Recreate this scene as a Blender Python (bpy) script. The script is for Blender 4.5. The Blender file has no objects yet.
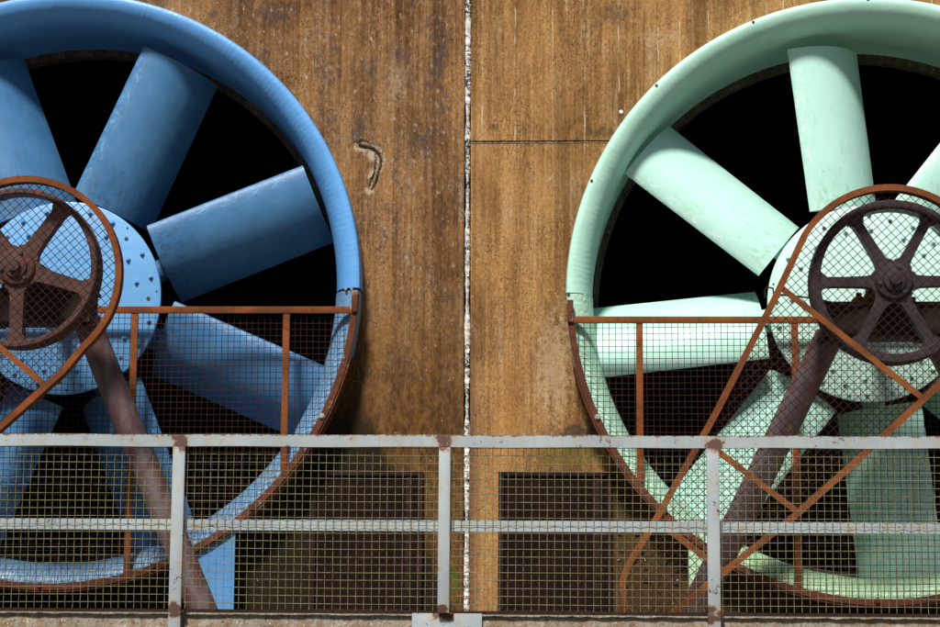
import bpy, bmesh, math, random
from mathutils import Vector, Matrix
random.seed(7)
R = math.radians
sc = bpy.context.scene
col = sc.collection

# ------------------------------------------------------------------ camera
EYE = 1.6; DIST = 11.8; FPX = 2000.0
cd = bpy.data.cameras.new('camera'); cam = bpy.data.objects.new('camera', cd); col.objects.link(cam)
cd.sensor_width = 36; cd.lens = FPX / 940 * 36; cd.clip_start = 0.1; cd.clip_end = 3000
psi = math.atan(91 / FPX); th = math.atan(298.5 / FPX * math.cos(psi)); roll = R(0.4)
f = Vector((-math.sin(psi) * math.cos(th), math.cos(psi) * math.cos(th), math.sin(th)))
r = f.cross(Vector((0, 0, 1))).normalized(); u = r.cross(f)
r2 = math.cos(roll) * r + math.sin(roll) * u; u2 = -math.sin(roll) * r + math.cos(roll) * u
cam.matrix_world = Matrix(((r2.x, u2.x, -f.x, 0), (r2.y, u2.y, -f.y, -DIST), (r2.z, u2.z, -f.z, EYE), (0, 0, 0, 1)))
sc.camera = cam

# ------------------------------------------------------------------ sky, sun, exposure
SUN = Vector((-0.24, -1.0, 1.22)).normalized()
w = bpy.data.worlds.new('World'); sc.world = w; w.use_nodes = True
wn = w.node_tree.nodes; wn.clear()
sky = wn.new('ShaderNodeTexSky'); sky.sky_type = 'NISHITA'; sky.sun_disc = False
sky.sun_elevation = math.asin(SUN.z); sky.sun_rotation = math.atan2(SUN.x, SUN.y)
bg = wn.new('ShaderNodeBackground'); bg.inputs[1].default_value = 0.052
wo = wn.new('ShaderNodeOutputWorld')
w.node_tree.links.new(sky.outputs[0], bg.inputs[0]); w.node_tree.links.new(bg.outputs[0], wo.inputs[0])
sl = bpy.data.lights.new('sun', 'SUN'); sun = bpy.data.objects.new('sun', sl); col.objects.link(sun)
sl.energy = 5.0; sl.angle = R(9.0); sl.color = (1.0, 0.95, 0.87)
sun.rotation_euler = SUN.to_track_quat('Z', 'Y').to_euler()
sc.view_settings.view_transform = 'Standard'; sc.view_settings.look = 'None'
sc.view_settings.exposure = 0.16; sc.view_settings.gamma = 1.0; sc.view_settings.use_curve_mapping = False

# ------------------------------------------------------------------ node helpers
class NT:
    def __init__(s, name):
        m = bpy.data.materials.new(name); m.use_nodes = True; s.m = m; s.t = m.node_tree; s.t.nodes.clear()
        s.out = s.n('ShaderNodeOutputMaterial'); s.b = s.n('ShaderNodeBsdfPrincipled')
        s.t.links.new(s.b.outputs[0], s.out.inputs[0])
        s.co = s.n('ShaderNodeTexCoord').outputs['Object']
        x = s.n('ShaderNodeSeparateXYZ'); s.l(s.co, x.inputs[0]); s.x, s.y, s.z = x.outputs
    def n(s, k): return s.t.nodes.new(k)
    def l(s, v, inp):
        if isinstance(v, bpy.types.NodeSocket): s.t.links.new(v, inp)
        else:
            if isinstance(v, tuple) and len(v) == 3 and inp.type == 'RGBA': v = (*v, 1)
            inp.default_value = v
    def m_(s, op, a, b=None, c=None, clamp=False):
        k = s.n('ShaderNodeMath'); k.operation = op; k.use_clamp = clamp
        for i, v in enumerate((a, b, c)):
            if v is not None: s.l(v, k.inputs[i])
        return k.outputs[0]
    def add(s, a, b): return s.m_('ADD', a, b)
    def mul(s, a, b): return s.m_('MULTIPLY', a, b)
    def sub(s, a, b): return s.m_('SUBTRACT', a, b)
    def vec(s, sx, sy, sz, off=(0, 0, 0)):
        k = s.n('ShaderNodeMapping'); s.l(s.co, k.inputs[0]); k.inputs['Scale'].default_value = (sx, sy, sz)
        k.inputs['Location'].default_value = off
        return k.outputs[0]
    def noise(s, v, scale=1.0, detail=4.0, rough=0.55, dist=0.0):
        k = s.n('ShaderNodeTexNoise'); s.l(v, k.inputs['Vector']); k.inputs['Scale'].default_value = scale
        k.inputs['Detail'].default_value = detail; k.inputs['Roughness'].default_value = rough; k.inputs['Distortion'].default_value = dist
        return k.outputs['Fac']
    def vor(s, v, scale, feat='F1', out='Distance', rnd=1.0):
        k = s.n('ShaderNodeTexVoronoi'); k.feature = feat; s.l(v, k.inputs['Vector']); k.inputs['Scale'].default_value = scale
        k.inputs['Randomness'].default_value = rnd
        return k.outputs[out]
    def vor1(s, val, scale, feat='F1', out='Distance', rnd=0.7):
        k = s.n('ShaderNodeTexVoronoi'); k.voronoi_dimensions = '1D'; k.feature = feat; s.l(val, k.inputs['W'])
        k.inputs['Scale'].default_value = scale; k.inputs['Randomness'].default_value = rnd
        return k.outputs[out]
    def ss(s, v, a, b, lo=0.0, hi=1.0):      # smooth step a..b -> lo..hi
        k = s.n('ShaderNodeMapRange'); k.interpolation_type = 'SMOOTHSTEP'; s.l(v, k.inputs[0])
        if a > b: a, b, lo, hi = b, a, hi, lo
        k.inputs[1].default_value = a; k.inputs[2].default_value = b; k.inputs[3].default_value = lo; k.inputs[4].default_value = hi
        return k.outputs[0]
    def mix(s, fac, a, b, mode='MIX'):
        k = s.n('ShaderNodeMix'); k.data_type = 'RGBA'; k.blend_type = mode
        s.l(fac, k.inputs[0]); s.l(a, k.inputs[6]); s.l(b, k.inputs[7]); return k.outputs[2]
    def sep(s, c):
        k = s.n('ShaderNodeSeparateColor'); s.l(c, k.inputs[0]); return k.outputs
    def bump(s, h, strength=0.5, dist=0.01, prev=None):
        k = s.n('ShaderNodeBump'); s.l(h, k.inputs['Height']); k.inputs['Strength'].default_value = strength
        k.inputs['Distance'].default_value = dist
        if prev is not None: s.l(prev, k.inputs['Normal'])
        return k.outputs[0]
    def done(s, c, rough=0.6, normal=None, metal=0.0, spec=0.5):
        s.l(c, s.b.inputs['Base Color']); s.l(rough, s.b.inputs['Roughness']); s.l(metal, s.b.inputs['Metallic'])
        s.b.inputs['Specular IOR Level'].default_value = spec
        if normal is not None: s.l(normal, s.b.inputs['Normal'])
        return s.m

def wall_mat(name, left):
    t = NT(name)
    off = (3.1, 0, 1.7) if left else (11.3, 0, 5.2)
    wob = t.mul(t.sub(t.noise(t.vec(2, 1, 0.8, off), 1, 2), 0.5), 0.03)
    xb = t.add(t.x, wob)
    board = t.sep(t.vor1(t.add(xb, off[0]), 8.5, out='Color'))[0]
    edge = t.vor1(t.add(xb, off[0]), 8.5, feat='DISTANCE_TO_EDGE')
    seam = t.ss(edge, 0.0, 0.045, 1, 0)
    streak = t.noise(t.vec(26, 1, 0.5, off), 1, 5, 0.6)
    streak2 = t.noise(t.vec(75, 1, 1.6, off), 1, 4, 0.6)
    blot = t.noise(t.vec(1.6, 1, 1.1, off), 1, 6, 0.62, 0.6)
    blot2 = t.noise(t.vec(4.5, 1, 2.6, off), 1, 6, 0.65, 0.4)
    fine = t.noise(t.vec(60, 1, 40, off), 1, 4, 0.7)
    grit = t.noise(t.vec(190, 1, 150, off), 1, 2, 0.6)
    v = t.add(t.add(t.mul(board, 0.13), t.mul(streak, 0.42)), t.add(t.mul(streak2, 0.34), t.mul(blot, 0.70)))
    med = t.noise(t.vec(30, 1, 13, off), 1, 6, 0.72, 0.3)
    v = t.add(v, t.mul(med, 0.42))
    v = t.ss(v, 0.74, 1.16)
    if left: dark, tan, pale = (0.068, 0.031, 0.012), (0.310, 0.162, 0.068), (0.43, 0.315, 0.20)
    else:    dark, tan, pale = (0.115, 0.052, 0.018), (0.395, 0.218, 0.084), (0.47, 0.345, 0.21)
    c = t.mix(v, dark, tan)
    # pale bleached areas
    pm = t.mul(t.ss(t.add(t.mul(blot2, 0.6), t.mul(streak, 0.5)), 0.56, 0.74), 0.62)
    c = t.mix(pm, c, pale)
    sm0 = t.noise(t.vec(4.2, 1, 0.55, (off[2] + 3, 0, off[0])), 1, 6, 0.65, 0.4)
    c = t.mix(t.mul(t.ss(sm0, 0.46, 0.68), 0.68), c, dark)
    # orange iron bleed
    om = t.mul(t.ss(t.noise(t.vec(5, 1, 0.9, (7, 0, 3)), 1, 4), 0.55, 0.75), 0.4)
    c = t.mix(om, c, (0.33, 0.135, 0.03))
    # dark drip rivulets
    dm = t.mul(t.ss(t.noise(t.vec(14, 1, 0.35, (1, 0, 9)), 1, 5, 0.65), 0.57, 0.72), 0.6)
    c = t.mix(dm, c, (0.07, 0.033, 0.016))
    # grain
    g = t.m_('MAXIMUM', t.add(-0.62, t.mul(t.add(t.mul(fine, 0.5), t.mul(grit, 0.5)), 3.2)), 0.25)
    k = t.n('ShaderNodeCombineColor')
    for i in range(3): t.l(g, k.inputs[i])
    c = t.mix(1.0, c, k.outputs[0], 'MULTIPLY')
    c = t.mix(t.mul(seam, t.ss(blot2, 0.42, 0.68, 0.0, 0.20)), c, (0.05, 0.026, 0.012))
    # dark flecks and scratches in patches, small pale chips
    fk = t.noise(t.vec(85, 1, 34, off), 1, 5, 0.75)
    fm = t.mul(t.ss(fk, 0.515, 0.60), t.ss(t.noise(t.vec(2.6, 1, 1.7, (off[2], 0, off[0] + 2)), 1, 5, 0.6), 0.42, 0.62))
    c = t.mix(t.mul(fm, 0.72), c, (0.045, 0.026, 0.016))
    ck = t.noise(t.vec(110, 1, 60, (off[2] + 5, 0, off[0])), 1, 4, 0.7)
    c = t.mix(t.mul(t.ss(ck, 0.62, 0.70), 0.16 if left else 0.35), c, pale)
    # purple grey speckled stains
    thr = 0.66 if left else 0.74
    st = t.add(t.mul(blot2, 0.75), t.mul(t.noise(t.vec(34, 1, 22, off), 1, 7, 0.78), 0.55))
    sm = t.mul(t.ss(st, thr, thr + 0.13), 0.75)
    c = t.mix(sm, c, (0.055, 0.040, 0.040))
    def spot(px, pz, rx, rz, thr=0.55):
        dx = t.mul(t.sub(t.x, px), 1 / rx); dz = t.mul(t.sub(t.z, pz), 1 / rz)
        d = t.m_('SQRT', t.add(t.mul(dx, dx), t.mul(dz, dz)))
        n = t.noise(t.vec(30, 1, 22, (px, 0, pz)), 1, 9, 0.78)
        return t.ss(t.add(t.ss(d, 0, 1.0, 1, 0), t.mul(t.sub(n, 0.5), 3.4)), thr - 0.1, thr + 0.62)
    if left:
        for a in ((-0.83, 4.42, 0.20, 0.20), (-0.74, 4.95, 0.10, 0.35), (-0.98, 4.95, 0.12, 0.14), (-0.68, 2.75, 0.10, 0.75, 0.5), (-1.75, 5.22, 0.35, 0.2), (-0.95, 3.05, 0.25, 0.3, 0.62)):
            c = t.mix(t.mul(spot(*a), 0.8), c, (0.06, 0.044, 0.042))
        c = t.mix(t.mul(spot(-1.0, 4.78, 0.20, 0.36, 0.6), 0.45), c, (0.44, 0.33, 0.21))
        for a in ((-1.20, 4.375, 0.08, 0.055, 0.3), (-1.135, 4.33, 0.065, 0.065, 0.3), (-1.085, 4.29, 0.05, 0.09, 0.3), (-1.13, 4.20, 0.055, 0.09, 0.3), (-1.15, 4.11, 0.05, 0.04, 0.25)):
            c = t.mix(t.mul(spot(*a), 0.75), c, (0.47, 0.385, 0.285))
        # brown darkening of the lower half (oily run-off) and a near black area under the ring
        low = t.mul(t.ss(t.add(t.z, t.mul(blot, 0.9)), 4.5, 3.05), 0.80)
        c = t.mix(low, c, t.mix(t.ss(med, 0.42, 0.62), (0.055, 0.026, 0.010), (0.135, 0.066, 0.017)))
        under_blk = t.add(t.ss(t.add(t.x, t.mul(t.z, 0.45)), -0.06, 0.30, 1, 0), t.mul(t.sub(blot2, 0.5), 0.9))
        under_blk = t.mul(t.ss(under_blk, 0.3, 0.75), t.ss(t.add(t.z, t.mul(blot, 0.5)), 3.35, 2.85))
        c = t.mix(t.mul(under_blk, 0.93), c, (0.011, 0.010, 0.007))
        c = t.mix(t.mul(spot(-0.615, 1.78, 0.05, 0.2, 0.4), 0.8), c, (0.05, 0.10, 0.012))
    else:
        # thin pale lime runs
        wob2 = t.mul(t.sub(t.noise(t.vec(3, 1, 7, (6, 0, 2)), 1, 3, 0.6), 0.5), 0.022)
        runs = t.ss(t.vor1(t.add(t.x, t.add(wob2, t.mul(wob, 0.6))), 5.2, feat='DISTANCE_TO_EDGE'), 0.008, 0.03, 1, 0)
        rm = t.mul(runs, t.mul(t.ss(t.noise(t.vec(9, 1, 6, (4, 0, 4)), 1, 5, 0.65), 0.44, 0.62), t.ss(t.z, 4.2, 4.5)))
        c = t.mix(t.mul(rm, 0.6), c, (0.62, 0.52, 0.38))
        c = t.mix(t.mul(spot(0.33, 5.2, 0.3, 0.2), 0.6), c, (0.07, 0.045, 0.035))
        c = t.mix(t.mul(spot(0.62, 5.05, 0.35, 0.12), 0.45), c, (0.44, 0.32, 0.19))
        c = t.mix(t.mul(spot(0.24, 4.47, 0.25, 0.09), 0.8), c, (0.08, 0.04, 0.025))
        c = t.mix(t.mul(spot(-0.41, 4.5, 0.05, 0.08), 0.8), c, (0.07, 0.032, 0.02))
        c = t.mix(t.mul(spot(0.12, 2.62, 0.32, 0.18, 0.35), 0.95), c, (0.055, 0.042, 0.03))
        c = t.mix(t.mul(spot(-0.04, 3.05, 0.26, 0.75, 0.5), 0.6), c, (0.46, 0.34, 0.21))
        c = t.mix(t.mul(spot(0.05, 2.52, 0.5, 0.2, 0.55), 0.75), c, (0.13, 0.11, 0.022))
        c = t.mix(t.mul(t.ss(t.add(t.x, t.mul(streak, 0.06)), -0.40, -0.50), t.mul(t.ss(t.add(t.z, t.mul(blot, 0.8)), 4.0, 3.0), 0.7)), c, (0.10, 0.055, 0.038))
        # dark damp band low on the right and rough broken edge
        d2 = t.add(t.ss(t.x, 0.20, 0.34), t.mul(t.sub(blot2, 0.5), 0.7))
        d2 = t.mul(t.ss(d2, 0.4, 0.8), t.ss(t.add(t.z, t.mul(blot2, 0.5)), 2.85, 2.5))
        c = t.mix(t.mul(d2, 0.86), c, (0.032, 0.020, 0.010))
    # pits and pale specks
    pits = t.vor(t.vec(1, 0.02, 1, off), 46)
    pmask = t.ss(t.noise(t.vec(3.2, 1, 2.2, (off[2], 0, off[0])), 1, 4), 0.44, 0.66)
    pit = t.mul(t.ss(pits, 0.10, 0.24, 1, 0), pmask)
    c = t.mix(t.mul(pit, 0.8), c, (0.03, 0.017, 0.01))
    pit2 = t.mul(t.ss(t.vor(t.vec(1, 0.02, 0.8, (off[0], 0, off[2] + 4)), 105), 0.12, 0.26, 1, 0), t.ss(t.noise(t.vec(5, 1, 3.2, (off[2] + 8, 0, off[0])), 1, 5, 0.65), 0.44, 0.60))
    c = t.mix(t.mul(pit2, 0.7), c, (0.03, 0.017, 0.01))
    sp = t.mul(t.ss(t.vor(t.vec(1, 0.02, 1, (off[1], 0, off[2] + 9)), 15), 0.035, 0.075, 1, 0), 0.6)
    c = t.mix(sp, c, (0.55, 0.44, 0.30))
    h = t.add(t.add(t.mul(fine, 0.5), t.mul(streak2, 0.6)), t.add(t.mul(pit, -1.0), t.mul(seam, -0.12)))
    h = t.add(h, t.mul(board, 0.10))
    nb = t.bump(h, 0.6, 0.009)
    return t.done(c, 0.9, nb, spec=0.04)

def paint(name, base, deep, dirt, mode='plain', dirty=0.3, moss=None):
    t = NT(name)
    n1 = t.noise(t.vec(2.2, 2.2, 2.2), 1, 5, 0.6); n2 = t.noise(t.vec(14, 14, 14), 1, 5, 0.65)
    c = t.mix(t.ss(n1, 0.35, 0.7), base, deep)
    if moss: c = t.mix(t.mul(t.ss(t.add(t.mul(n1, 0.5), t.mul(t.z, -0.35)), 0.55, 0.95), 0.75), c, moss)
    dm = t.mul(t.ss(t.add(t.mul(n2, 0.65), t.mul(n1, 0.35)), 0.56, 0.74), dirty)
    c = t.mix(dm, c, dirt)
    fl = t.ss(t.noise(t.vec(38, 38, 38), 1, 3, 0.6), 0.70, 0.74)
    c = t.mix(t.mul(fl, 0.5 if mode != 'blade' else 0.18), c, dirt)
    fine = t.noise(t.vec(70, 70, 70), 1, 3, 0.6)
    if mode == 'blade':
        n6 = t.noise(t.vec(16, 30, 30), 1, 6, 0.75)
        c = t.mix(t.mul(t.ss(t.add(n6, t.ss(t.z, 0.13, 0.22, 0, 0.16)), 0.66, 0.74), 0.55), c, tuple(min(0.85, k * 1.5 + 0.05) for k in base))
        c = t.mix(t.mul(t.ss(t.add(n6, t.ss(t.x, 0.62, 1.0, 0.14, 0)), 0.60, 0.74), 0.5), c, dirt)
        c = t.mix(t.mul(t.ss(t.noise(t.vec(1.3, 20, 20, (3, 3, 3)), 1, 5, 0.65), 0.54, 0.72), 0.35), c, deep)
        c = t.mix(t.mul(t.ss(t.noise(t.vec(2.5, 14, 14, (8, 1, 3)), 1, 5, 0.7), 0.58, 0.72), 0.3), c, dirt)
    if mode == 'ripple':
        a = t.m_('ARCTAN2', t.z, t.x)
        s = t.m_('SINE', t.add(t.mul(a, 330.0), t.mul(t.noise(t.vec(9, 9, 9), 1, 3), 9.0)))
        h = t.add(t.mul(t.mul(s, t.ss(t.noise(t.vec(6, 6, 6, (2, 2, 2)), 1, 5), 0.30, 0.66)), 0.5), t.mul(fine, 0.9))
        nb = t.bump(h, 0.15, 0.004)
        nb = t.bump(t.noise(t.vec(5, 5, 5), 1, 2), 0.25, 0.03, nb)
    elif mode == 'dented':
        h = t.add(t.mul(t.noise(t.vec(22, 22, 22), 1, 3, 0.5, 0.7), 1.0), t.mul(t.noise(t.vec(7, 7, 7), 1, 2), 0.8))
        nb = t.bump(h, 0.48, 0.02)
    else:
        h = t.add(t.mul(t.noise(t.vec(4, 12, 12), 1, 3, 0.5), 0.8), t.mul(fine, 0.12))
        nb = t.bump(h, 0.28, 0.012)
    return t.done(c, t.ss(n2, 0.3, 0.8, 0.36, 0.56), nb, spec=0.45)

def rust(name, a, b, d, scale=1.0, rough=0.85, patch=None, pthr=0.6, bump=0.4, spec=0.12):
    t = NT(name)
    n1 = t.noise(t.vec(5 * scale, 5 * scale, 5 * scale), 1, 6, 0.65, 0.5); n2 = t.noise(t.vec(45, 45, 45), 1, 5, 0.7)
    c = t.mix(t.ss(n1, 0.36, 0.66), a, b)
    c = t.mix(t.mul(t.ss(n2, 0.5, 0.72), 0.7), c, d)
    if patch: c = t.mix(t.mul(t.ss(t.noise(t.vec(9, 9, 9, (5, 5, 5)), 1, 5, 0.6), pthr, pthr + 0.08), 0.8), c, patch)
    return t.done(c, rough, t.bump(t.add(n2, n1), bump, 0.006), spec=spec)

def rail_mat():
    t = NT('railing_paint')
    n = t.noise(t.vec(12, 12, 12), 1, 6, 0.68); big = t.noise(t.vec(2.5, 2.5, 2.5), 1, 4)
    c = t.mix(t.ss(big, 0.35, 0.65), (0.34, 0.385, 0.40), (0.27, 0.315, 0.34))
    c = t.mix(t.mul(t.ss(t.noise(t.vec(30, 30, 7, (3, 3, 3)), 1, 4), 0.48, 0.70), 0.6), c, (0.33, 0.29, 0.19))
    near = None
    for xp in (-1.895, -0.570, 0.757):
        k = t.ss(t.m_('ABSOLUTE', t.sub(t.x, xp)), 0.015, 0.085, 1, 0)
        near = k if near is None else t.m_('MAXIMUM', near, k)
    zt = t.m_('MAXIMUM', t.ss(t.m_('ABSOLUTE', t.sub(t.z, 2.425)), 0.02, 0.085, 1, 0), t.ss(t.m_('ABSOLUTE', t.sub(t.z, 1.595)), 0.015, 0.07, 1, 0))
    near = t.mul(near, zt)
    n5 = t.noise(t.vec(34, 34, 34, (7, 1, 2)), 1, 5, 0.7)
    rs = t.m_('MAXIMUM', t.ss(t.add(n, t.mul(near, 0.24)), 0.66, 0.73), t.ss(t.add(n5, t.mul(t.ss(big, 0.45, 0.65), 0.09)), 0.665, 0.72))
    c = t.mix(t.mul(t.ss(t.add(n, t.mul(near, 0.26)), 0.56, 0.70), 0.55), c, (0.36, 0.20, 0.08))
    c = t.mix(rs, c, (0.09, 0.042, 0.028))
    edge = t.mul(t.ss(t.add(t.z, t.mul(t.sub(t.noise(t.vec(34, 1, 10), 1, 5, 0.7), 0.5), 0.05)), 2.4585, 2.4655), 0.9)
    c = t.mix(edge, c, (0.13, 0.06, 0.035))
    return t.done(c, 0.55, t.bump(t.sub(n, t.mul(rs, 0.6)), 0.35, 0.004))

def conc_mat(name, a, b, stain, amt):
    t = NT(name)
    n1 = t.noise(t.vec(6, 6, 6), 1, 6, 0.65); n2 = t.noise(t.vec(55, 55, 55), 1, 5, 0.7); n3 = t.noise(t.vec(28, 28, 3, (2, 0, 1)), 1, 4, 0.6)
    c = t.mix(t.ss(n1, 0.3, 0.7), a, b)
    c = t.mix(t.mul(t.ss(n3, 0.42, 0.62), amt), c, stain)
    c = t.mix(t.mul(t.ss(n2, 0.52, 0.66), 0.7), c, (0.07, 0.055, 0.04))
    c = t.mix(t.ss(t.noise(t.vec(70, 70, 70, (1, 2, 3)), 1, 3, 0.6), 0.63, 0.7), c, (0.55, 0.5, 0.42))
    return t.done(c, 0.9, t.bump(t.add(n2, n1), 0.9, 0.015), spec=0.2)

def filler_mat():
    t = NT('joint_filler')
    n = t.noise(t.vec(70, 70, 55), 1, 4, 0.7); big = t.noise(t.vec(1, 1, 2.6, (0, 0, 3.3)), 1, 3, 0.6)
    m = t.ss(t.add(t.mul(n, 0.8), t.add(t.mul(big, 0.5), t.mul(t.noise(t.vec(3, 3, 9, (5, 1, 1)), 1, 3, 0.6), 0.45))), 0.90, 0.97)
    c = t.mix(m, (0.80, 0.78, 0.73), (0.035, 0.03, 0.022))
    return t.done(c, 0.9, t.bump(n, 0.9, 0.01))

def plain(name, c, rough=0.6, metal=0.0, var=0.3):
    t = NT(name); n = t.noise(t.vec(30, 30, 30), 1, 4)
    return t.done(t.mix(t.ss(n, 0.3, 0.7), c, tuple(k * (1 - var) for k in c)), rough, t.bump(n, 0.2, 0.004), metal)

def leg_mat():
    t = NT('trestle_paint')
    n1 = t.noise(t.vec(13, 13, 4.5), 1, 6, 0.68, 0.6); n2 = t.noise(t.vec(40, 40, 22), 1, 5, 0.7)
    c = t.mix(t.ss(n1, 0.38, 0.62), (0.078, 0.026, 0.025), (0.105, 0.080, 0.085))
    c = t.mix(t.mul(t.ss(n2, 0.5, 0.7), 0.6), c, (0.08, 0.035, 0.03))
    c = t.mix(t.mul(t.ss(t.noise(t.vec(6, 6, 3, (4, 1, 2)), 1, 5, 0.65), 0.60, 0.68), 0.75), c, (0.30, 0.14, 0.05))
    return t.done(c, 0.55, t.bump(t.add(n1, n2), 0.4, 0.006))

M = dict(
    wall_l=wall_mat('stained_concrete', True), wall_r=wall_mat('stained_concrete', False),
    filler=filler_mat(), dark=plain('black_void_concrete', (0.006, 0.006, 0.006), 0.95),
    collar=conc_mat('collar_concrete', (0.13, 0.10, 0.07), (0.07, 0.052, 0.036), (0.03, 0.024, 0.018), 0.6),
    rubble=conc_mat('damp_concrete', (0.045, 0.03, 0.017), (0.03, 0.02, 0.012), (0.02, 0.014, 0.01), 0.5),
    curb=conc_mat('curb_concrete', (0.36, 0.32, 0.25), (0.25, 0.22, 0.17), (0.22, 0.125, 0.06), 0.6),
    ground=conc_mat('yard_concrete', (0.17, 0.15, 0.12), (0.13, 0.12, 0.10), (0.1, 0.08, 0.06), 0.4),
    blue_bell=paint('blue_shroud_paint', (0.115, 0.345, 0.72), (0.095, 0.30, 0.64), (0.12, 0.11, 0.09), 'ripple', 0.22),
    blue_dent=paint('blue_shroud_paint', (0.155, 0.30, 0.48), (0.115, 0.235, 0.40), (0.12, 0.12, 0.11), 'dented', 0.45),
    blue_blade=paint('blue_blade_paint', (0.066, 0.205, 0.40), (0.040, 0.145, 0.31), (0.03, 0.06, 0.10), 'blade', 0.3),
    blue_hub=paint('blue_hub_paint', (0.135, 0.37, 0.68), (0.11, 0.31, 0.60), (0.06, 0.10, 0.16), 'hub', 0.3),
    blue_foot=paint('blue_plate_paint', (0.085, 0.26, 0.52), (0.075, 0.22, 0.46), (0.08, 0.10, 0.12), 'hub', 0.4),
    green_bell=paint('mint_shroud_paint', (0.46, 0.745, 0.625), (0.40, 0.68, 0.56), (0.20, 0.26, 0.17), 'ripple', 0.2),
    green_dent=paint('mint_shroud_paint', (0.44, 0.70, 0.55), (0.38, 0.63, 0.48), (0.17, 0.17, 0.10), 'dented', 0.4, (0.36, 0.52, 0.25)),
    green_blade=paint('mint_blade_paint', (0.47, 0.76, 0.67), (0.41, 0.70, 0.60), (0.25, 0.40, 0.28), 'blade', 0.2),
    green_hub=paint('mint_hub_paint', (0.54, 0.78, 0.70), (0.48, 0.73, 0.64), (0.20, 0.30, 0.22), 'hub', 0.25),
    rust=rust('rusted_flat_bar', (0.215, 0.066, 0.019), (0.120, 0.040, 0.016), (0.050, 0.020, 0.012)),
    strap=rust('rusted_strap', (0.125, 0.040, 0.020), (0.070, 0.030, 0.021), (0.035, 0.017, 0.012), 1.6, patch=(0.24, 0.20, 0.17), pthr=0.60),
    wire=rust('rusted_wire', (0.055, 0.020, 0.014), (0.030, 0.012, 0.010), (0.016, 0.008, 0.007)),
    galv=rust('weathered_wire', (0.25, 0.25, 0.145), (0.14, 0.135, 0.075), (0.05, 0.042, 0.025), 4.0, 0.6),
    pul_red=rust('pulley_cast_iron', (0.115, 0.062, 0.052), (0.075, 0.043, 0.037), (0.03, 0.018, 0.016), 1.2, 0.6, (0.17, 0.052, 0.032), 0.58),
    pul_grey=rust('pulley_cast_iron', (0.056, 0.043, 0.047), (0.036, 0.028, 0.030), (0.016, 0.012, 0.012), 1.2, 0.5, (0.085, 0.026, 0.017), 0.6),
    beam=rust('trestle_beam_steel', (0.040, 0.030, 0.025), (0.026, 0.019, 0.016), (0.012, 0.009, 0.008)),
    leg=leg_mat(), rail=rail_mat(),
    hatch=rust('rusted_plate', (0.017, 0.008, 0.006), (0.010, 0.0055, 0.0045), (0.006, 0.004, 0.0035), 0.8, spec=0.03),
    hatchf=rust('rusted_frame', (0.040, 0.019, 0.018), (0.020, 0.011, 0.010), (0.010, 0.007, 0.006), spec=0.03),
    gap_shade=rust('rusted_gap_shade', (0.035, 0.02, 0.014), (0.022, 0.014, 0.010), (0.012, 0.009, 0.007)),
    zinc=plain('zinc_bolt', (0.36, 0.37, 0.35), 0.45, 0.3), black=plain('black_rubber', (0.015, 0.015, 0.015), 0.5),
    hole=plain('dark_bolt', (0.03, 0.035, 0.03), 0.6), spall=conc_mat('broken_mortar', (0.46, 0.38, 0.27), (0.33, 0.25, 0.16), (0.10, 0.055, 0.03), 0.5),
    rebar=rust('rebar', (0.10, 0.05, 0.028), (0.06, 0.03, 0.018), (0.02, 0.012, 0.01)),
    white=plain('white_plastic', (0.75, 0.75, 0.75), 0.5, 0, 0.1),
)

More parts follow.
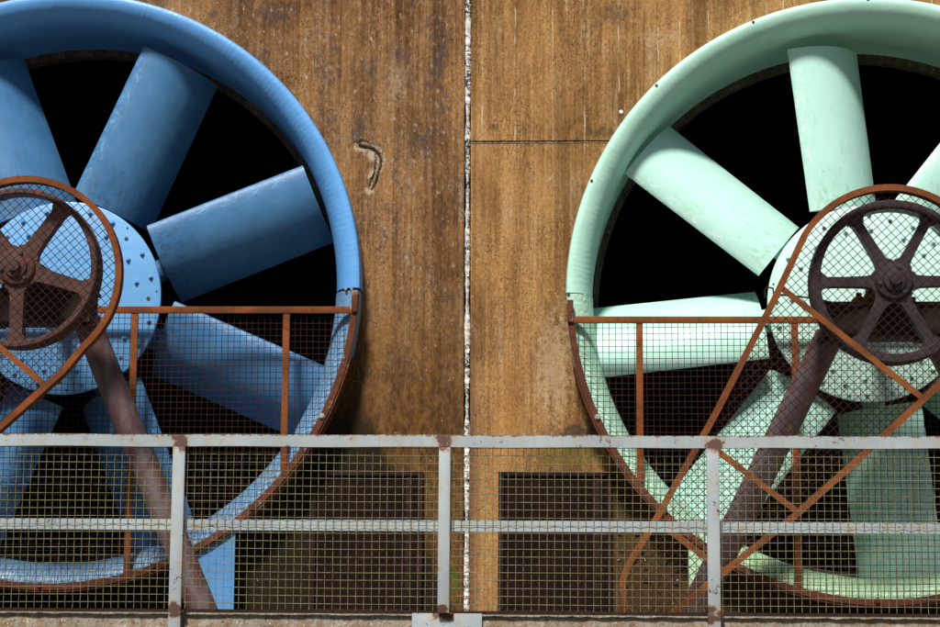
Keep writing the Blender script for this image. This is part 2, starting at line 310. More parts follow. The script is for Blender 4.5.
# ------------------------------------------------------------------ mesh helpers
class MB:
    def __init__(s): s.bm = bmesh.new()
    def face(s, vs):
        try: return s.bm.faces.new(vs)
        except ValueError: return None
    def box(s, c, d, bev=0.0, rot=None):
        x, y, z = (k / 2 for k in d); m = rot or Matrix.Identity(3); c = Vector(c)
        vs = [s.bm.verts.new(c + m @ Vector((a * x, b * y, e * z))) for a in (-1, 1) for b in (-1, 1) for e in (-1, 1)]
        fs = [s.face([vs[i] for i in q]) for q in ((0, 1, 3, 2), (4, 6, 7, 5), (0, 4, 5, 1), (2, 3, 7, 6), (0, 2, 6, 4), (1, 5, 7, 3))]
        if bev:
            es = {e for q in fs for e in q.edges}
            bmesh.ops.bevel(s.bm, geom=list(es), offset=bev, segments=2, profile=0.5, affect='EDGES')
        return s
    def lathe(s, prof, a0=0.0, a1=360.0, n=96, c=(0, 0, 0), caps=False):   # prof: (radius, y), turned about the Y axis
        full = abs(a1 - a0 - 360) < 1e-6; m = n if full else n + 1; rows = []
        for i in range(m):
            a = R(a0 + (a1 - a0) * i / n); ca, sa = math.cos(a), math.sin(a)
            rows.append([s.bm.verts.new((c[0] + q * ca, c[1] + y, c[2] + q * sa)) for q, y in prof])
        for i in range(n):
            A, B = rows[i], rows[(i + 1) % m]
            for j in range(len(prof) - 1): s.face((A[j], A[j + 1], B[j + 1], B[j]))
        if caps and not full: s.face(rows[0]); s.face(list(reversed(rows[-1])))
        bmesh.ops.remove_doubles(s.bm, verts=s.bm.verts, dist=1e-6)
        return s
    def tube(s, pts, rad, n=12, cap=True):
        pts = [Vector(p) for p in pts]; rows = []; prev = None
        for i, p in enumerate(pts):
            d = (pts[min(i + 1, len(pts) - 1)] - pts[max(i - 1, 0)]).normalized()
            ref = prev if prev is not None else (Vector((0, 1, 0)) if abs(d.y) < 0.9 else Vector((1, 0, 0)))
            a = (ref - d * ref.dot(d)).normalized(); b = d.cross(a); prev = a
            q = rad[i] if isinstance(rad, (list, tuple)) else rad
            rows.append([s.bm.verts.new(p + q * (math.cos(2 * math.pi * k / n) * a + math.sin(2 * math.pi * k / n) * b)) for k in range(n)])
        for A, B in zip(rows, rows[1:]):
            for k in range(n): s.face((A[k], A[(k + 1) % n], B[(k + 1) % n], B[k]))
        if cap: s.face(list(reversed(rows[0]))); s.face(rows[-1])
        return s
    def ribbon(s, path, hw, y0, y1, closed=False, jit=0.0):      # flat bar following a path in the XZ plane
        P = [Vector((p[0], p[1])) for p in path]; n = len(P); rows = []
        for i in range(n):
            a = P[i - 1] if (i > 0 or closed) else P[i]; b = P[(i + 1) % n] if (i < n - 1 or closed) else P[i]
            d0 = (P[i] - a).normalized() if (P[i] - a).length > 1e-9 else (b - P[i]).normalized()
            d1 = (b - P[i]).normalized() if (b - P[i]).length > 1e-9 else d0
            nn = (Vector((-d0.y, d0.x)) + Vector((-d1.y, d1.x))).normalized()
            k = hw / max(0.4, nn.dot(Vector((-d0.y, d0.x))))
            j = random.uniform(-jit, jit)
            rows.append([s.bm.verts.new((P[i].x + e * k * nn.x, y + j, P[i].y + e * k * nn.y)) for e, y in ((1, y0), (-1, y0), (-1, y1), (1, y1))])
        for i in range(n if closed else n - 1):
            A, B = rows[i], rows[(i + 1) % n]
            for k in range(4): s.face((A[k], B[k], B[(k + 1) % 4], A[(k + 1) % 4]))
        if not closed: s.face(rows[0]); s.face(list(reversed(rows[-1])))
        return s
    def prism(s, poly, y0, y1):
        A = [s.bm.verts.new((x, y0, z)) for x, z in poly]; B = [s.bm.verts.new((x, y1, z)) for x, z in poly]; n = len(poly)
        s.face(A); s.face(list(reversed(B)))
        for i in range(n): s.face((A[(i + 1) % n], A[i], B[i], B[(i + 1) % n]))
        return s
    def wires(s, polys, pitch, ang, rad, y, amp, off=(0, 0), wob=0.0, seed=0):
        ca, sa = math.cos(ang), math.sin(ang); rnd = random.Random(seed); ox, oz = off
        U = [[((x - ox) * ca + (z - oz) * sa, -(x - ox) * sa + (z - oz) * ca) for x, z in p] for p in polys]
        ph = [rnd.uniform(0, 6.28) for _ in range(6)]
        def bend(a, b): return wob * (math.sin(a * 2.1 + ph[0]) * math.sin(b * 3.3 + ph[1]) + 0.6 * math.sin(a * 5.7 + ph[2] + b * 2.2))
        for fam in (0, 1):
            vals = [p[fam] for q in U for p in q]
            for k in range(math.ceil(min(vals) / pitch), math.floor(max(vals) / pitch) + 1):
                c = k * pitch + rnd.gauss(0, pitch * 0.02); cr = []
                for q in U:
                    for i in range(len(q)):
                        a, b = q[i], q[(i + 1) % len(q)]
                        if (a[fam] > c) != (b[fam] > c):
                            cr.append(a[1 - fam] + (c - a[fam]) / (b[fam] - a[fam]) * (b[1 - fam] - a[1 - fam]))
                cr.sort()
                for v0, v1 in zip(cr[::2], cr[1::2]):
                    if v1 - v0 < pitch * 0.3: continue
                    vs = [v0] + [m * pitch for m in range(math.ceil(v0 / pitch + 0.2), math.floor(v1 / pitch - 0.2) + 1)] + [v1]
                    rows = []
                    for v in vs:
                        m = round(v / pitch); dy = amp * (1 if (m + k + fam) % 2 else -1)
                        uu, vv = (c, v) if fam == 0 else (v, c)
                        uu2, vv2 = uu + bend(uu, vv), vv + bend(vv + 3, uu + 1); yy = y + dy + wob * 2 * math.sin(uu * 1.3 + ph[3]) * math.sin(vv * 1.9 + ph[4])
                        sd = (1, 0) if fam == 0 else (0, 1)
                        row = []
                        for e, g in ((1, 0), (0, 1), (-1, 0), (0, -1)):
                            a, b = uu2 + sd[0] * e * rad, vv2 + sd[1] * e * rad
                            row.append(s.bm.verts.new((ox + a * ca - b * sa, yy + g * rad, oz + a * sa + b * ca)))
                        rows.append(row)
                    for A, B in zip(rows, rows[1:]):
                        for q in range(4): s.face((A[q], A[(q + 1) % 4], B[(q + 1) % 4], B[q]))
        return s
    def build(s, name, mat, parent=None, loc=(0, 0, 0), sharp=32, normals=True):
        if normals: bmesh.ops.recalc_face_normals(s.bm, faces=s.bm.faces)
        for q in s.bm.faces: q.smooth = True
        for e in s.bm.edges:
            if len(e.link_faces) == 2 and e.calc_face_angle(0) > R(sharp): e.smooth = False
        me = bpy.data.meshes.new(name); s.bm.to_mesh(me); s.bm.free(); me.materials.append(mat)
        o = bpy.data.objects.new(name, me); col.objects.link(o); o.location = loc
        if parent: o.parent = parent
        return o

def empty(name, loc, label, cat, group=None):
    o = bpy.data.objects.new(name, None); col.objects.link(o); o.location = loc; o.empty_display_size = 0.2
    o['label'] = label; o['category'] = cat
    if group: o['group'] = group
    return o
def dup(o, parent, loc=None, roty=None):
    c = o.copy(); col.objects.link(c); c.parent = parent
    if loc is not None: c.location = loc
    if roty is not None: c.rotation_euler = (0, roty, 0)
    return c

# ------------------------------------------------------------------ layout (metres; y = 0 is the wall face, -y towards the yard)
PLAT = 1.585
FANS = dict(blue=dict(ring=(-2.98, 3.505), hub=(-2.965, 3.443), whl=(-2.992, 3.462), a0=21.7),
            green=dict(ring=(1.835, 3.447), hub=(1.805, 3.408), whl=(1.802, 3.383), a0=6.3))

# ------------------------------------------------------------------ setting: yard
g = MB(); n = 24
gv = [[g.bm.verts.new((-600 + 1200 * i / n, -600 + 1200 * j / n, 0)) for j in range(n + 1)] for i in range(n + 1)]
for i in range(n):
    for j in range(n): g.face((gv[i][j], gv[i + 1][j], gv[i + 1][j + 1], gv[i][j + 1]))
go = g.build('ground', M['ground']); go['kind'] = 'structure'

# ------------------------------------------------------------------ concrete wall
wall = empty('concrete_wall', (0, 0, 0), 'tall board marked concrete wall stained rusty brown behind both fans', 'wall')
def jx(z): return -0.546 - 0.0046 * (z - 1.73)
HR = 1.74
def arc(c, rad, a0, a1, n=72): return [(c[0] + rad * math.cos(R(a0 + (a1 - a0) * i / n)), c[1] + rad * math.sin(R(a0 + (a1 - a0) * i / n))) for i in range(n + 1)]
cb = FANS['blue']['ring']; cg = FANS['green']['ring']; TOP = 7.0; CR = 4.412
poly = [(jx(TOP) - 0.021, TOP), (cb[0], TOP)] + arc(cb, HR, 90, -270, 120) + [(cb[0], TOP), (-8, TOP), (-8, 0), (jx(0) - 0.02, 0)]
left_panel = MB().prism(poly, 0, 0.5).build('wall_panel', M['wall_l'], wall)
a = math.degrees(math.asin((CR + 0.006 - cg[1]) / HR))
poly = [(jx(CR) + 0.019, CR + 0.006)] + arc(cg, HR, 180 - a, a) + [(8, CR + 0.006), (8, TOP), (jx(TOP) + 0.019, TOP)]
MB().prism(poly, 0, 0.5).build('wall_panel', M['wall_r'], wall)
a = math.degrees(math.asin((CR - 0.006 - cg[1]) / HR))
poly = [(jx(0) + 0.019, 0), (8, 0), (8, CR - 0.006)] + arc(cg, HR, a, -180 - a, 120) + [(jx(CR) + 0.019, CR - 0.006)]
MB().prism(poly, -0.002, 0.5).build('wall_panel', M['wall_r'], wall)
# crumbling white filler in the vertical joint
m = MB(); rnd = random.Random(3); rows = []
for i in range(560):
    z = i * 0.0125; hwk = min(1.0, max(-1.0, (hwk if i else 0.0) + rnd.uniform(-0.5, 0.5))); hw = 0.0140 + 0.0055 * hwk; dp = rnd.uniform(0.0, 0.016)
    rows.append([m.bm.verts.new((jx(z) + q * hw, yy + rnd.uniform(-0.004, 0.004), z)) for q, yy in ((-1.05, 0.03), (-0.85, 0.004 + dp * 0.6), (-0.1, -0.006 + dp * 0.5), (0.8, 0.0 + dp), (1.02, 0.03))])
for A, B in zip(rows, rows[1:]):
    for k in range(4): m.face((A[k], A[k + 1], B[k + 1], B[k]))
m.build('joint_filler', M['filler'], wall, sharp=50)
m = MB(); m.box((jx(3.5), 0.25, 3.5), (0.10, 0.3, 7.0)); m.box((-0.21, 0.22, CR), (0.62, 0.3, 0.06)); m.build('joint_backing', M['dark'], wall)
# pale chipped lip under the horizontal joint
m = MB(); pts = []
for i in range(60): pts.append((jx(CR) + 0.02 + i * 0.0145, CR - 0.0075 + rnd.uniform(-0.0015, 0.0015)))
m.ribbon(pts, 0.0025, -0.006, 0.03); m.build('chipped_edge', M['spall'], wall)
for c in (cb, cg): MB().lathe([(1.598, 0.60), (1.598, 0.505), (1.605, 0.50), (1.95, 0.50)], n=120, c=(c[0], 0, c[1])).build('opening_collar', M['collar'], wall)
m = MB(); X, Y0, Y1, Z = 8, 0.505, 6.0, 6.99
v = [m.bm.verts.new(p) for p in ((-X, Y0, 0.01), (X, Y0, 0.01), (X, Y1, 0.01), (-X, Y1, 0.01), (-X, Y0, Z), (X, Y0, Z), (X, Y1, Z), (-X, Y1, Z))]
for q in ((0, 1, 2, 3), (4, 5, 6, 7), (2, 3, 7, 6), (0, 3, 7, 4), (1, 2, 6, 5)): m.face([v[i] for i in q])
m.build('fan_chamber', M['dark'], wall)  # unlit depth of the chamber is put into a near-black colour
# spalled gouge with an exposed bar
gp = [(-1.250, 4.412), (-1.215, 4.398), (-1.175, 4.388), (-1.135, 4.375), (-1.103, 4.350), (-1.090, 4.315), (-1.090, 4.275), (-1.102, 4.232), (-1.115, 4.190), (-1.128, 4.150), (-1.146, 4.105)]
gp2 = []
for i in range(len(gp) - 1):
    for k in range(4): q = k / 4; gp2.append((gp[i][0] * (1 - q) + gp[i + 1][0] * q, gp[i][1] * (1 - q) + gp[i + 1][1] * q))
m = MB(); rnd = random.Random(11); rows = []; wk = [1.0] * 9
for i, (x, z) in enumerate(gp2):
    p, q = gp2[max(i - 1, 0)], gp2[min(i + 1, len(gp2) - 1)]; d = Vector((q[0] - p[0], q[1] - p[1])).normalized(); nx, nz = -d.y, d.x
    tp = min(1, 0.35 + i / 5, 0.35 + (len(gp2) - 1 - i) / 5); row = []
    for k in range(9):
        wk[k] = min(1.45, max(0.6, wk[k] + rnd.uniform(-0.3, 0.3))); a = 2 * math.pi * k / 9
        row.append(m.bm.verts.new((x + nx * math.cos(a) * 0.026 * tp * wk[k] - nx * 0.004, math.sin(a) * 0.015 * tp * wk[k], z + nz * math.cos(a) * 0.026 * tp * wk[k])))
    rows.append(row)
for A, B in zip(rows, rows[1:]):
    for k in range(9): m.face((A[k], A[(k + 1) % 9], B[(k + 1) % 9], B[k]))
m.face(rows[0]); m.face(list(reversed(rows[-1])))
cut = m.build('cutter', M['spall']); bo = left_panel.modifiers.new('cut', 'BOOLEAN'); bo.object = cut; bo.operation = 'DIFFERENCE'; bo.solver = 'EXACT'
try: bo.material_mode = 'TRANSFER'
except Exception: pass
bpy.context.view_layer.update()
me = bpy.data.meshes.new_from_object(left_panel.evaluated_get(bpy.context.evaluated_depsgraph_get()))
me.polygons.foreach_set('use_smooth', [False] * len(me.polygons)); left_panel.modifiers.clear(); left_panel.data = me; bpy.data.objects.remove(cut)
m = MB(); m.tube([(x + 0.005, 0.002 + 0.003 * math.sin(i * 1.3), z) for i, (x, z) in enumerate(gp2[3:])], 0.0075, 8); m.build('exposed_bar', M['rebar'], wall)
m = MB(); m.lathe([(0, -0.009), (0.010, -0.008), (0.0130, -0.003), (0.0130, 0.004)], n=20, c=(0.368, 0, 4.592)); m.build('wall_plug', M['white'], wall)
# broken concrete lumps low on the right
m = MB(); rnd = random.Random(5)
for i in range(40):
    x = rnd.uniform(0.34, 0.74); z = rnd.uniform(1.75, 2.45) ; 
    if math.hypot(x - cg[0], z - cg[1]) < 1.84: continue
    q = rnd.uniform(0.006, 0.026)
    m.box((x, 0.002, z), (q * 2, q * 1.2, q * 1.3), q * 0.25, Matrix.Rotation(rnd.uniform(0, 3), 3, 'Y') @ Matrix.Rotation(rnd.uniform(-.5, .5), 3, 'X'))
m.build('broken_concrete', M['rubble'], wall)

# ------------------------------------------------------------------ concrete plinth
pl = MB(); rnd = random.Random(2); xs = [-8 + i * 0.05 for i in range(321)]
rows = []
for x in xs:
    j = lambda k: rnd.uniform(-k, k)
    rows.append([pl.bm.verts.new(p) for p in ((x, 0.0, PLAT), (x, -1.0, PLAT), (x, -1.835 + j(.008), PLAT + j(.002)), (x, -1.856 + j(.005), PLAT - 0.012 + j(.005)), (x, -1.865 + j(.004), PLAT - 0.05 + j(.006)), (x, -1.865 + j(.004), PLAT - 0.12), (x, -1.865, 0.6), (x, -1.865, 0))])
for A, B in zip(rows, rows[1:]):
    for k in range(7): pl.face((A[k], B[k], B[k + 1], A[k + 1]))
po = pl.build('concrete_plinth', M['curb'])
po['label'] = 'rough weathered concrete plinth edge running along the bottom beneath the railing'; po['category'] = 'plinth'

# ------------------------------------------------------------------ fans
def seg_y(a): return R(-a)
def make_fan(key, label):
    d = FANS[key]; rc, hc = d['ring'], d['hub']
    bell, dent, blade_m, hub_m = (M[key + k] for k in ('_bell', '_dent', '_blade', '_hub'))
    base = Vector((rc[0], 0, rc[1] - 1.8))
    root = empty('cooling_fan', base, label, 'fan', 'large fans set in the concrete wall')
    # shroud: two halves meeting at a joint just under the middle
    prof = [(1.70, 0.02), (1.80, 0.0), (1.802, -0.12), (1.800, -0.160), (1.795, -0.173), (1.786, -0.178), (1.764, -0.180)]
    for i in range(1, 15):
        q = R(90 * i / 14); prof.append((1.762 - 0.120 * math.sin(q), -0.178 + 0.185 * (1 - math.cos(q)) + 0.018 * math.sin(q)))
    prof += [(1.640, 0.2), (1.640, 0.5), (1.70, 0.5)]
    gap = 0.30 if key == 'blue' else 0.10
    jz = -0.8 if key == 'blue' else 0.3
    up = MB().lathe(prof, jz * 1 + gap, 180 - jz - gap, 140, caps=True).build('shroud_half', bell, root, (0, 0, 1.8))
    prof2 = [(q + (-0.004 if y < 0.1 else 0), y) for q, y in prof]
    lo = MB().lathe(prof2, 180 - jz + gap, 360 + jz - gap, 140, caps=True).build('shroud_half', dent, root, (0, 0, 1.8))
    # joint clamp plates and bolts in the gap
    for sx in (1, -1):
        m = MB(); m.box((sx * 1.735, -0.05, math.sin(R(jz)) * 1.735), (0.10, 0.16, 0.006)); m.build('joint_plate', M['strap'] if key == 'blue' else bell, root, (0, 0, 1.8))
        if key == 'blue':
            m = MB()
            for k in (1.715, 1.750): m.lathe([(0, -0.186), (0.008, -0.186), (0.008, -0.13), (0, -0.13)], n=10, c=(sx * k, 0, math.sin(R(jz)) * k))
            m.build('joint_bolt', M['zinc'], root, (0, 0, 1.8))
    if key == 'green':
        first = None
        for k in range(16):
            a = R(90 + 22.5 * k)
            p = (1.784 * math.cos(a), 0, 1.8 + 1.784 * math.sin(a))
            if 180 < (90 + 22.5 * k) % 360 < 360: continue
            if first is None: first = MB().lathe([(0, -0.184), (0.0085, -0.183), (0.009, -0.170)], n=10).build('rim_bolt', M['hole'], root, p)
            else: dup(first, root, p)
    # foot plates under the ring
    for sx in (1, -1):
        a0 = -56; pts = [(1.79 * math.cos(R(a)), 1.79 * math.sin(R(a))) for a in ((-62, -60, -58, -56, -54.3) if key == 'blue' else (-57.5, -56, -54.3))]
        pts = [(sx * x, z) for x, z in pts] + [(sx * 1.095, -1.46), (sx * 1.095, PLAT - rc[1]), (sx * (0.84 if key == 'blue' else 0.985), PLAT - rc[1])]
        MB().prism(pts, -0.19, -0.165).build('foot_plate', dent if key == 'green' else M['blue_foot'], root, (0, 0, 1.8))
    # hub
    hl = Vector((hc[0], -0.10, hc[1])) - base
    hub = MB().lathe([(0, -0.012), (0.20, -0.012), (0.205, 0.0), (0.572, 0.0), (0.582, 0.004), (0.585, 0.012), (0.583, 0.035), (0.47, 0.045), (0.46, 0.40), (0, 0.40)], n=96).build('hub', hub_m, root, hl)
    bolt = None
    for k in range(8):
        for rr, da in ((0.535, 8.2), (0.535, -8.2), (0.445, 9.6), (0.445, -9.6)):
            a = R(d['a0'] + 45 * k + da); p = (rr * math.cos(a), 0, rr * math.sin(a))
            if bolt is None:
                m = MB(); m.lathe([(0, -0.020), (0.008, -0.020), (0.008, -0.010), (0, -0.010)], n=10)
                m.lathe([(0, -0.011), (0.0145, -0.011), (0.0145, 0.001)], n=6); bolt = m.build('bolt', hub_m, hub, p)
            else: dup(bolt, hub, p)
    for rr, da, q in ((0.51, 22.5, 0.012), (0.56, -18, 0.006)):
        h0 = None
        for k in range(8):
            a = R(d['a0'] + 45 * k + da); p = (rr * math.cos(a), 0, rr * math.sin(a))
            if h0 is None: h0 = MB().lathe([(0, -0.0025), (q, -0.0025), (q, 0.001)], n=12).build('bolt_hole', M['hole'], hub, p)
            else: dup(h0, hub, p)
    # blades: cambered aerofoils, leading edge on the anticlockwise side and nearest the viewer
    m = MB(); NR = 14; NS = 20; rows = []
    for i in range(NR):
        q = i / (NR - 1); rr = 0.600 + (1.612 - 0.600) * q; be = R(35 - 5 * q); L = (0.452 + 0.006 * q) / math.cos(be)
        row = []
        def pt(s_, th):   # s_ 0 nose .. 1 tail
            ch = (0.5 - s_) * L
            camber = 0.14 * L * (1 - (2 * s_ - 1) ** 2)
            hh = camber + th
            return (rr, 0.225 - ch * math.sin(be) - hh * math.cos(be) + 0.035, ch * math.cos(be) - hh * math.sin(be) + 0.025)
        ss_ = [0.5 - 0.5 * math.cos(math.pi * k / NS) for k in range(NS + 1)]
        def tk(s_): return 5 * 0.13 * L * (0.2969 * math.sqrt(s_) - 0.126 * s_ - 0.3516 * s_ ** 2 + 0.2843 * s_ ** 3 - 0.1000 * s_ ** 4)
        loop = [pt(s_, tk(s_)) for s_ in ss_] + [pt(s_, -0.6 * tk(s_)) for s_ in reversed(ss_[1:-1])]
        rows.append([m.bm.verts.new(p) for p in loop])
    for A, B in zip(rows, rows[1:]):
        for k in range(len(A)): m.face((A[k], A[(k + 1) % len(A)], B[(k + 1) % len(A)], B[k]))
    m.face(rows[0]); m.face(list(reversed(rows[-1])))
    m.tube([(0.45, 0.29, 0), (0.63, 0.28, 0)], 0.07, 20)
    b0 = m.build('blade', blade_m, root, hl, sharp=40); b0.rotation_euler = (0, seg_y(d['a0']), 0)
    for k in range(1, 8): dup(b0, root, hl, seg_y(d['a0'] + 45 * k))
    return root
make_fan('blue', 'huge blue painted fan with eight blades in blue ring at left')
make_fan('green', 'huge mint green painted fan with eight blades in mint ring at right')

# ------------------------------------------------------------------ lower ring guards
def make_guard(key, label):
    rc = FANS[key]['ring']; zt = rc[1] - 0.155
    root = empty('fan_guard', (rc[0], -0.2, rc[1] - 1.8), label, 'safety guard', 'mesh guards over the lower halves of the fans')
    L = (0, 0.2, 1.8)          # local offset: ring centre on the wall plane
    m = MB(); m.box((0, -0.212, -0.155), (3.56, 0.022, 0.040), 0.003); m.build('top_bar', M['rust'], root, L)
    m = MB(); AN = [180 + 2.0 + 176 * i / 90 for i in range(91)]
    m.ribbon([(1.779 * math.cos(R(a)), 1.779 * math.sin(R(a))) for a in AN], 0.019, -0.222, -0.196, jit=0.002)
    m.ribbon([(1.8055 * math.cos(R(a)), 1.8055 * math.sin(R(a))) for a in AN[6:-6]], 0.0045, -0.215, -0.03, jit=0.002)
    st = m.build('curved_strap', M['strap'], root, L)
    b = None
    for k in range(9):
        for a in (-4.6 - 21.6 * k,):
            if a < -176: continue
            p = (1.772 * math.cos(R(a)), 0, 1.772 * math.sin(R(a)))
            if b is None:
                b = MB().lathe([(0, -0.238), (0.011, -0.238), (0.014, -0.235), (0.014, -0.227), (0.019, -0.227), (0.019, -0.222), (0, -0.222)], n=14).build('bolt', M['zinc'], st, p)
            elif k in (1, 7, 8): dup(b, st, p)
            else:
                if k == 2: rb = b.copy(); rb.data = b.data.copy(); rb.data.materials[0] = M['strap']; col.objects.link(rb); rb.parent = st; rb.location = p
                else: dup(rb, st, p)
    for sx in (1, -1):
        m = MB(); m.box((sx * 1.775, -0.225, -0.105), (0.036, 0.03, 0.13), 0.003); m.build('end_tab', M['strap'], root, L)
    for x in (-1.372, -0.472, 0.472, 1.372):
        zb = -math.sqrt(1.76 ** 2 - x * x)
        m = MB(); m.box((x, -0.209, (zb - 0.176) / 2), (0.040, 0.018, -zb - 0.176), 0.003); m.build('upright', M['rust'], root, L)
    pl_ = [(1.762 * math.cos(R(a)), 1.762 * math.sin(R(a))) for a in [180 + 5.5 + 169 * i / 80 for i in range(81)]]
    m = MB(); m.wires([pl_], 0.0362, 0, 0.0018, -0.194, 0.0020, (0.01, -0.16), 0.003, 4)
    m.build('mesh_screen', M['wire'], root, L, normals=False)
    return root
make_guard('blue', 'rusty half round mesh guard over the lower half of the blue fan')
make_guard('green', 'rusty half round mesh guard over the lower half of the mint green fan')

# ------------------------------------------------------------------ pulleys
def make_pulley(key, label, nsp, a0, rimw, spw, mat):
    wc = FANS[key]['whl']
    root = empty('drive_pulley', (wc[0], -1.0, wc[1] - 0.446), label, 'pulley', 'spoked pulley wheels in front of the fan hubs')
    L = (0, 0, 0.446); ri = 0.446 - rimw
    prof = [(ri + 0.006, -0.062), (0.440, -0.062), (0.446, -0.056), (0.446, -0.045)]
    for k in range(4):
        y = -0.045 + k * 0.035; prof += [(0.446, y + 0.006), (0.425, y + 0.014), (0.425, y + 0.021), (0.446, y + 0.030)]
    prof += [(0.446, 0.10), (0.430, 0.10), (0.424, 0.06), (ri, 0.05), (ri, -0.056), (ri + 0.006, -0.062)]
    MB().lathe(prof, n=96).build('rim', mat, root, L)
    m = MB(); NN = 26; A = []; B = []
    for i in range(NN + 1):
        q = 0.085 + (ri + 0.012 - 0.085) * i / NN
        hw = spw / 2 * (1.12 - 0.2 * i / NN) + 0.034 * math.exp(-(q - 0.085) / 0.022) + 0.045 * math.exp(-(ri + 0.012 - q) / 0.017)
        A.append((q, hw)); B.append((q, -hw))
    m.prism(A + list(reversed(B)), -0.045, 0.03)
    es = [e for e in m.bm.edges if abs(e.verts[0].co.y - e.verts[1].co.y) < 1e-6 and e.verts[0].co.y < 0 and abs(e.verts[0].co.x - e.verts[1].co.x) > 1e-6]
    bmesh.ops.bevel(m.bm, geom=es, offset=0.009, segments=2, profile=0.5, affect='EDGES')
    s0 = m.build('spoke', mat, root, L); s0.rotation_euler = (0, R(-a0), 0)
    for k in range(1, nsp): dup(s0, root, L, R(-a0 - 360 / nsp * k))
    hb = MB().lathe([(0, -0.118), (0.028, -0.118), (0.032, -0.112), (0.032, -0.092), (0.060, -0.088), (0.064, -0.08), (0.064, -0.072), (0.094, -0.068), (0.102, -0.058), (0.104, 0.09), (0, 0.09)], n=40).build('hub_boss', mat, root, L)
    for k in range(3):
        a = R(70 + 120 * k); MB().lathe([(0, -0.085), (0.011, -0.085), (0.011, -0.06)], n=6).build('set_screw', M['hole'], hb, (0.08 * math.cos(a), 0, 0.08 * math.sin(a)))
    m = MB().lathe([(0, 0.08), (0.05, 0.08), (0.05, 1.0), (0, 1.0)], n=24).build('shaft', M['beam'], root, L)
    return root
make_pulley('blue', 'reddish brown five spoked iron pulley wheel in front of the blue fan', 5, 55, 0.033, 0.072, M['pul_red'])
make_pulley('green', 'dark grey six spoked iron pulley wheel in front of the mint fan', 6, 0.5, 0.050, 0.053, M['pul_grey'])

# ------------------------------------------------------------------ bearing trestles
def make_trestle(key, label):
    wc = FANS[key]['whl']; zc = wc[1] - PLAT
    root = empty('bearing_trestle', (wc[0], -0.62, PLAT), label, 'support frame', 'bearing trestles carrying the pulley shafts')
    m = MB(); m.box((0, -0.13, zc - 0.165), (0.68, 0.012, 0.155)); m.box((0, -0.02, zc - 0.078), (0.70, 0.26, 0.020), 0.003); m.box((0, -0.02, zc - 0.252), (0.70, 0.26, 0.020), 0.003)
    for x in (-0.33, 0, 0.33): m.box((x, -0.02, zc - 0.165), (0.016, 0.2, 0.155))
    m.build('cross_beam', M['beam'], root)
    for sx in (1, -1):
        m = MB(); p0 = Vector((sx * 0.29, 0.02, zc - 0.235)); fx = 1.03 if key == 'blue' else 1.10; p1 = Vector((sx * fx, 0.02, -0.05))
        m.tube([p0.lerp(p1, i / 12) for i in range(13)], 0.080, 24)
        lg = m.build('leg', M['leg'], root)
        m = MB(); m.box((sx * fx, 0.02, 0.008), (0.30, 0.26, 0.014), 0.002); m.build('foot_plate', M['leg'], lg)
        m = MB(); m.box((sx * 0.27, -0.05, zc - 0.275), (0.20, 0.13, 0.014), 0.002); m.build('gusset', M['beam'], lg)
    m = MB(); m.box((0, -0.06, zc - 0.052), (0.34, 0.13, 0.03), 0.006)
    m.lathe([(0.045, -0.12), (0.085, -0.12), (0.09, -0.11), (0.09, 0.0), (0.045, 0.0)], n=28, c=(0, 0, zc))
    m.box((0, -0.06, zc - 0.03), (0.2, 0.11, 0.05), 0.008)
    bb = m.build('bearing_block', M['rust'] if key == 'green' else M['beam'], root)
    for sx in (1, -1):
        m = MB(); m.lathe([(0, 0), (0.016, 0), (0.016, 0.03), (0, 0.03)], n=6)
        for v_ in m.bm.verts: v_.co = Vector((v_.co.x + sx * 0.135, v_.co.z - 0.06, v_.co.y + zc - 0.037))
        m.build('bolt', M['beam'], bb)
    return root
make_trestle('blue', 'brown steel trestle with splayed pipe legs behind the reddish pulley')
make_trestle('green', 'purplish steel trestle with splayed pipe legs behind the dark grey pulley')

# ------------------------------------------------------------------ belt guards
def make_belt_guard(dx, dz, label):
    c = (1.764, 3.339); rad = 0.528                       # guard circle round the pulley
    base = Vector((c[0] + dx, -1.2, PLAT)); root = empty('belt_guard', base, label, 'belt guard', 'mesh belt guards over the pulleys')
    L = (-c[0], 1.2, -PLAT + dz)
    left = [(1.145, 3.262), (0.82, 2.640), (0.473, 2.031), (0.375, 1.876), (0.345, 1.82), (0.330, 1.77), (0.328, 1.72), (0.335, 1.66), (0.352, PLAT - 0.07)]
    right = [(0.50, PLAT - 0.055), (0.679, 1.672), (1.242, 2.118), (1.577, 2.414), (2.005, 2.805)]
    ar = arc(c, rad, -48, 149, 48)
    path = right + ar + left
    m = MB(); m.ribbon(path, 0.017, -1.205, -1.135); m.build('guard_frame', M['rust'], root, L)
    for p, q in (((1.186, 3.318), (1.905, 2.738)), ((0.765, 2.50), (1.262, 2.118)), ((0.500, 2.085), (0.875, 1.805))):
        m = MB(); m.ribbon([p, q], 0.016, -1.198, -1.188); m.build('brace', M['rust'], root, L)
    poly = [p for p in path]
    m = MB(); m.wires([poly], 0.0352, R(42), 0.0019, -1.178, 0.0020, (0.013, 0.005), 0.003, 9)
    m.build('mesh_screen', M['wire'], root, L, normals=False)
    return root
make_belt_guard(0, 0, 'rusty tapering mesh belt guard round the dark grey pulley at right')
make_belt_guard(-2.921 - 1.764, 3.399 - 3.339, 'rusty tapering mesh belt guard round the reddish pulley at left')

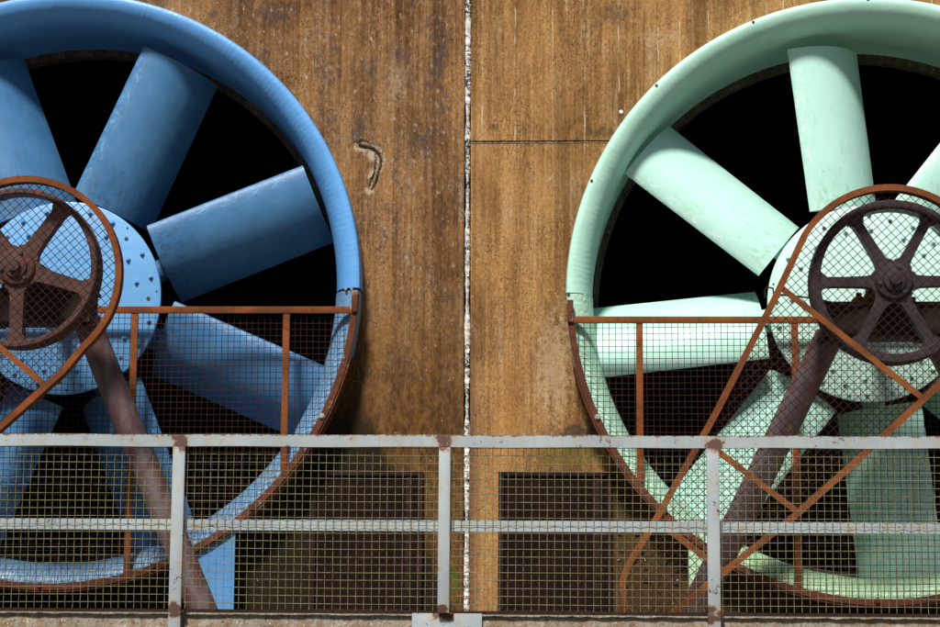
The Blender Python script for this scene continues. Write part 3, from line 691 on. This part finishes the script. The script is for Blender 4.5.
# ------------------------------------------------------------------ thin cable on the green side
m = MB(); m.tube([(1.125, -0.9, 3.315), (1.118, -0.92, 3.345), (1.13, -0.94, 3.368), (1.165, -0.93, 3.362), (1.17, -0.9, 3.335), (1.30, -0.85, 3.330), (1.40, -0.84, 3.322), (1.49, -0.82, 3.302), (1.60, -0.78, 3.292), (1.75, -0.74, 3.29)], 0.0055, 8)
o = m.build('cable', M['black']); o['label'] = 'thin black cable hooked across behind the dark grey pulley'; o['category'] = 'cable'

# ------------------------------------------------------------------ rusted plates low on the wall
def make_hatch(x0, x1, z1, label):
    root = empty('rusted_hatch', ((x0 + x1) / 2, 0, PLAT), label, 'hatch', 'rusted steel hatches low on the wall')
    hw = (x1 - x0) / 2; h = z1 - PLAT
    m = MB(); m.box((0, -0.012, h / 2), (2 * hw - 0.05, 0.014, h - 0.05)); pn = m.build('hatch_plate', M['hatch'], root)
    m = MB()
    for x in (-hw + 0.0125, hw - 0.0125): m.box((x, -0.02, h / 2), (0.025, 0.036, h), 0.003)
    m.box((0, -0.02, h - 0.0125), (2 * hw - 0.052, 0.036, 0.025), 0.003); m.box((0, -0.02, 0.0125), (2 * hw - 0.052, 0.036, 0.025), 0.003)
    m.box((hw - 0.085, -0.024, h / 2), (0.03, 0.012, h - 0.06), 0.002)
    m.box((-hw - 0.005, -0.006, h / 2), (0.008, 0.012, h + 0.01))
    m.build('hatch_frame', M['hatchf'], root)
    return root
make_hatch(-1.461, -0.806, 2.414, 'dark rusted steel hatch left of the white wall joint')
make_hatch(-0.353, 0.303, 2.416, 'dark rusted steel hatch right of the white wall joint')

# ------------------------------------------------------------------ railing
rail = empty('railing', (-0.57, -1.9, 1.5), 'pale grey painted steel railing with woven wire mesh in front of the fans', 'railing')
RL = (0.57, 1.9, -1.5)
PX = (-3.225, -1.895, -0.570, 0.751, 2.081); X0, X1 = -3.6, 2.6
m = MB(); m.ribbon([(X0 + (X1 - X0) * i / 40, 2.4355 + 0.0022 * math.sin(i * 1.1)) for i in range(41)], 0.030, -1.925, -1.915)
m.ribbon([(X0, 2.4615), (X1, 2.4615)], 0.004, -1.9145, -1.875); m.build('top_rail', M['rail'], rail, RL)
m = MB(); m.ribbon([(X0, 2.019), (X1, 2.019)], 0.027, -1.885, -1.878); m.build('mid_rail', M['rail'], rail, RL)
for k, x in enumerate(PX):
    m = MB(); bot = 1.592 if k == 2 else 1.25
    m.box((x, -1.914, (2.404 + bot) / 2), (0.058 + 0.004 * (k % 2), 0.026, 2.404 - bot), 0.004); m.build('post', M['rail'], rail, RL)
    m = MB(); m.box((x + 0.012, -1.9, 1.592), (0.066, 0.036, 0.014), 0.003); m.build('collar', M['strap'], rail, RL)
m = MB(); m.box((-0.554, -1.880, 1.42), (0.345, 0.014, 0.344), 0.003); m.build('mounting_plate', M['rail'], rail, RL)
for k in range(len(PX) - 1):
    a, b = PX[k] + 0.02, PX[k + 1] - 0.02
    m = MB(); m.wires([[(a, 1.604), (b, 1.604), (b, 2.408), (a, 2.408)]], 0.0384, 0, 0.0015, -1.894, 0.0036, (PX[k] + 0.006, 2.019), 0.0028, 20 + k)
    m.build('mesh_panel', M['galv'], rail, RL, normals=False)
m = MB(); m.ribbon([(X0, 1.5955), (X1, 1.5955)], 0.0085, -1.886, -1.867); m.build('gap_shade_bar', M['gap_shade'], rail, RL)  # dark bar that also paints in the shadow gap above the plinth edge
bpy.context.view_layer.update()
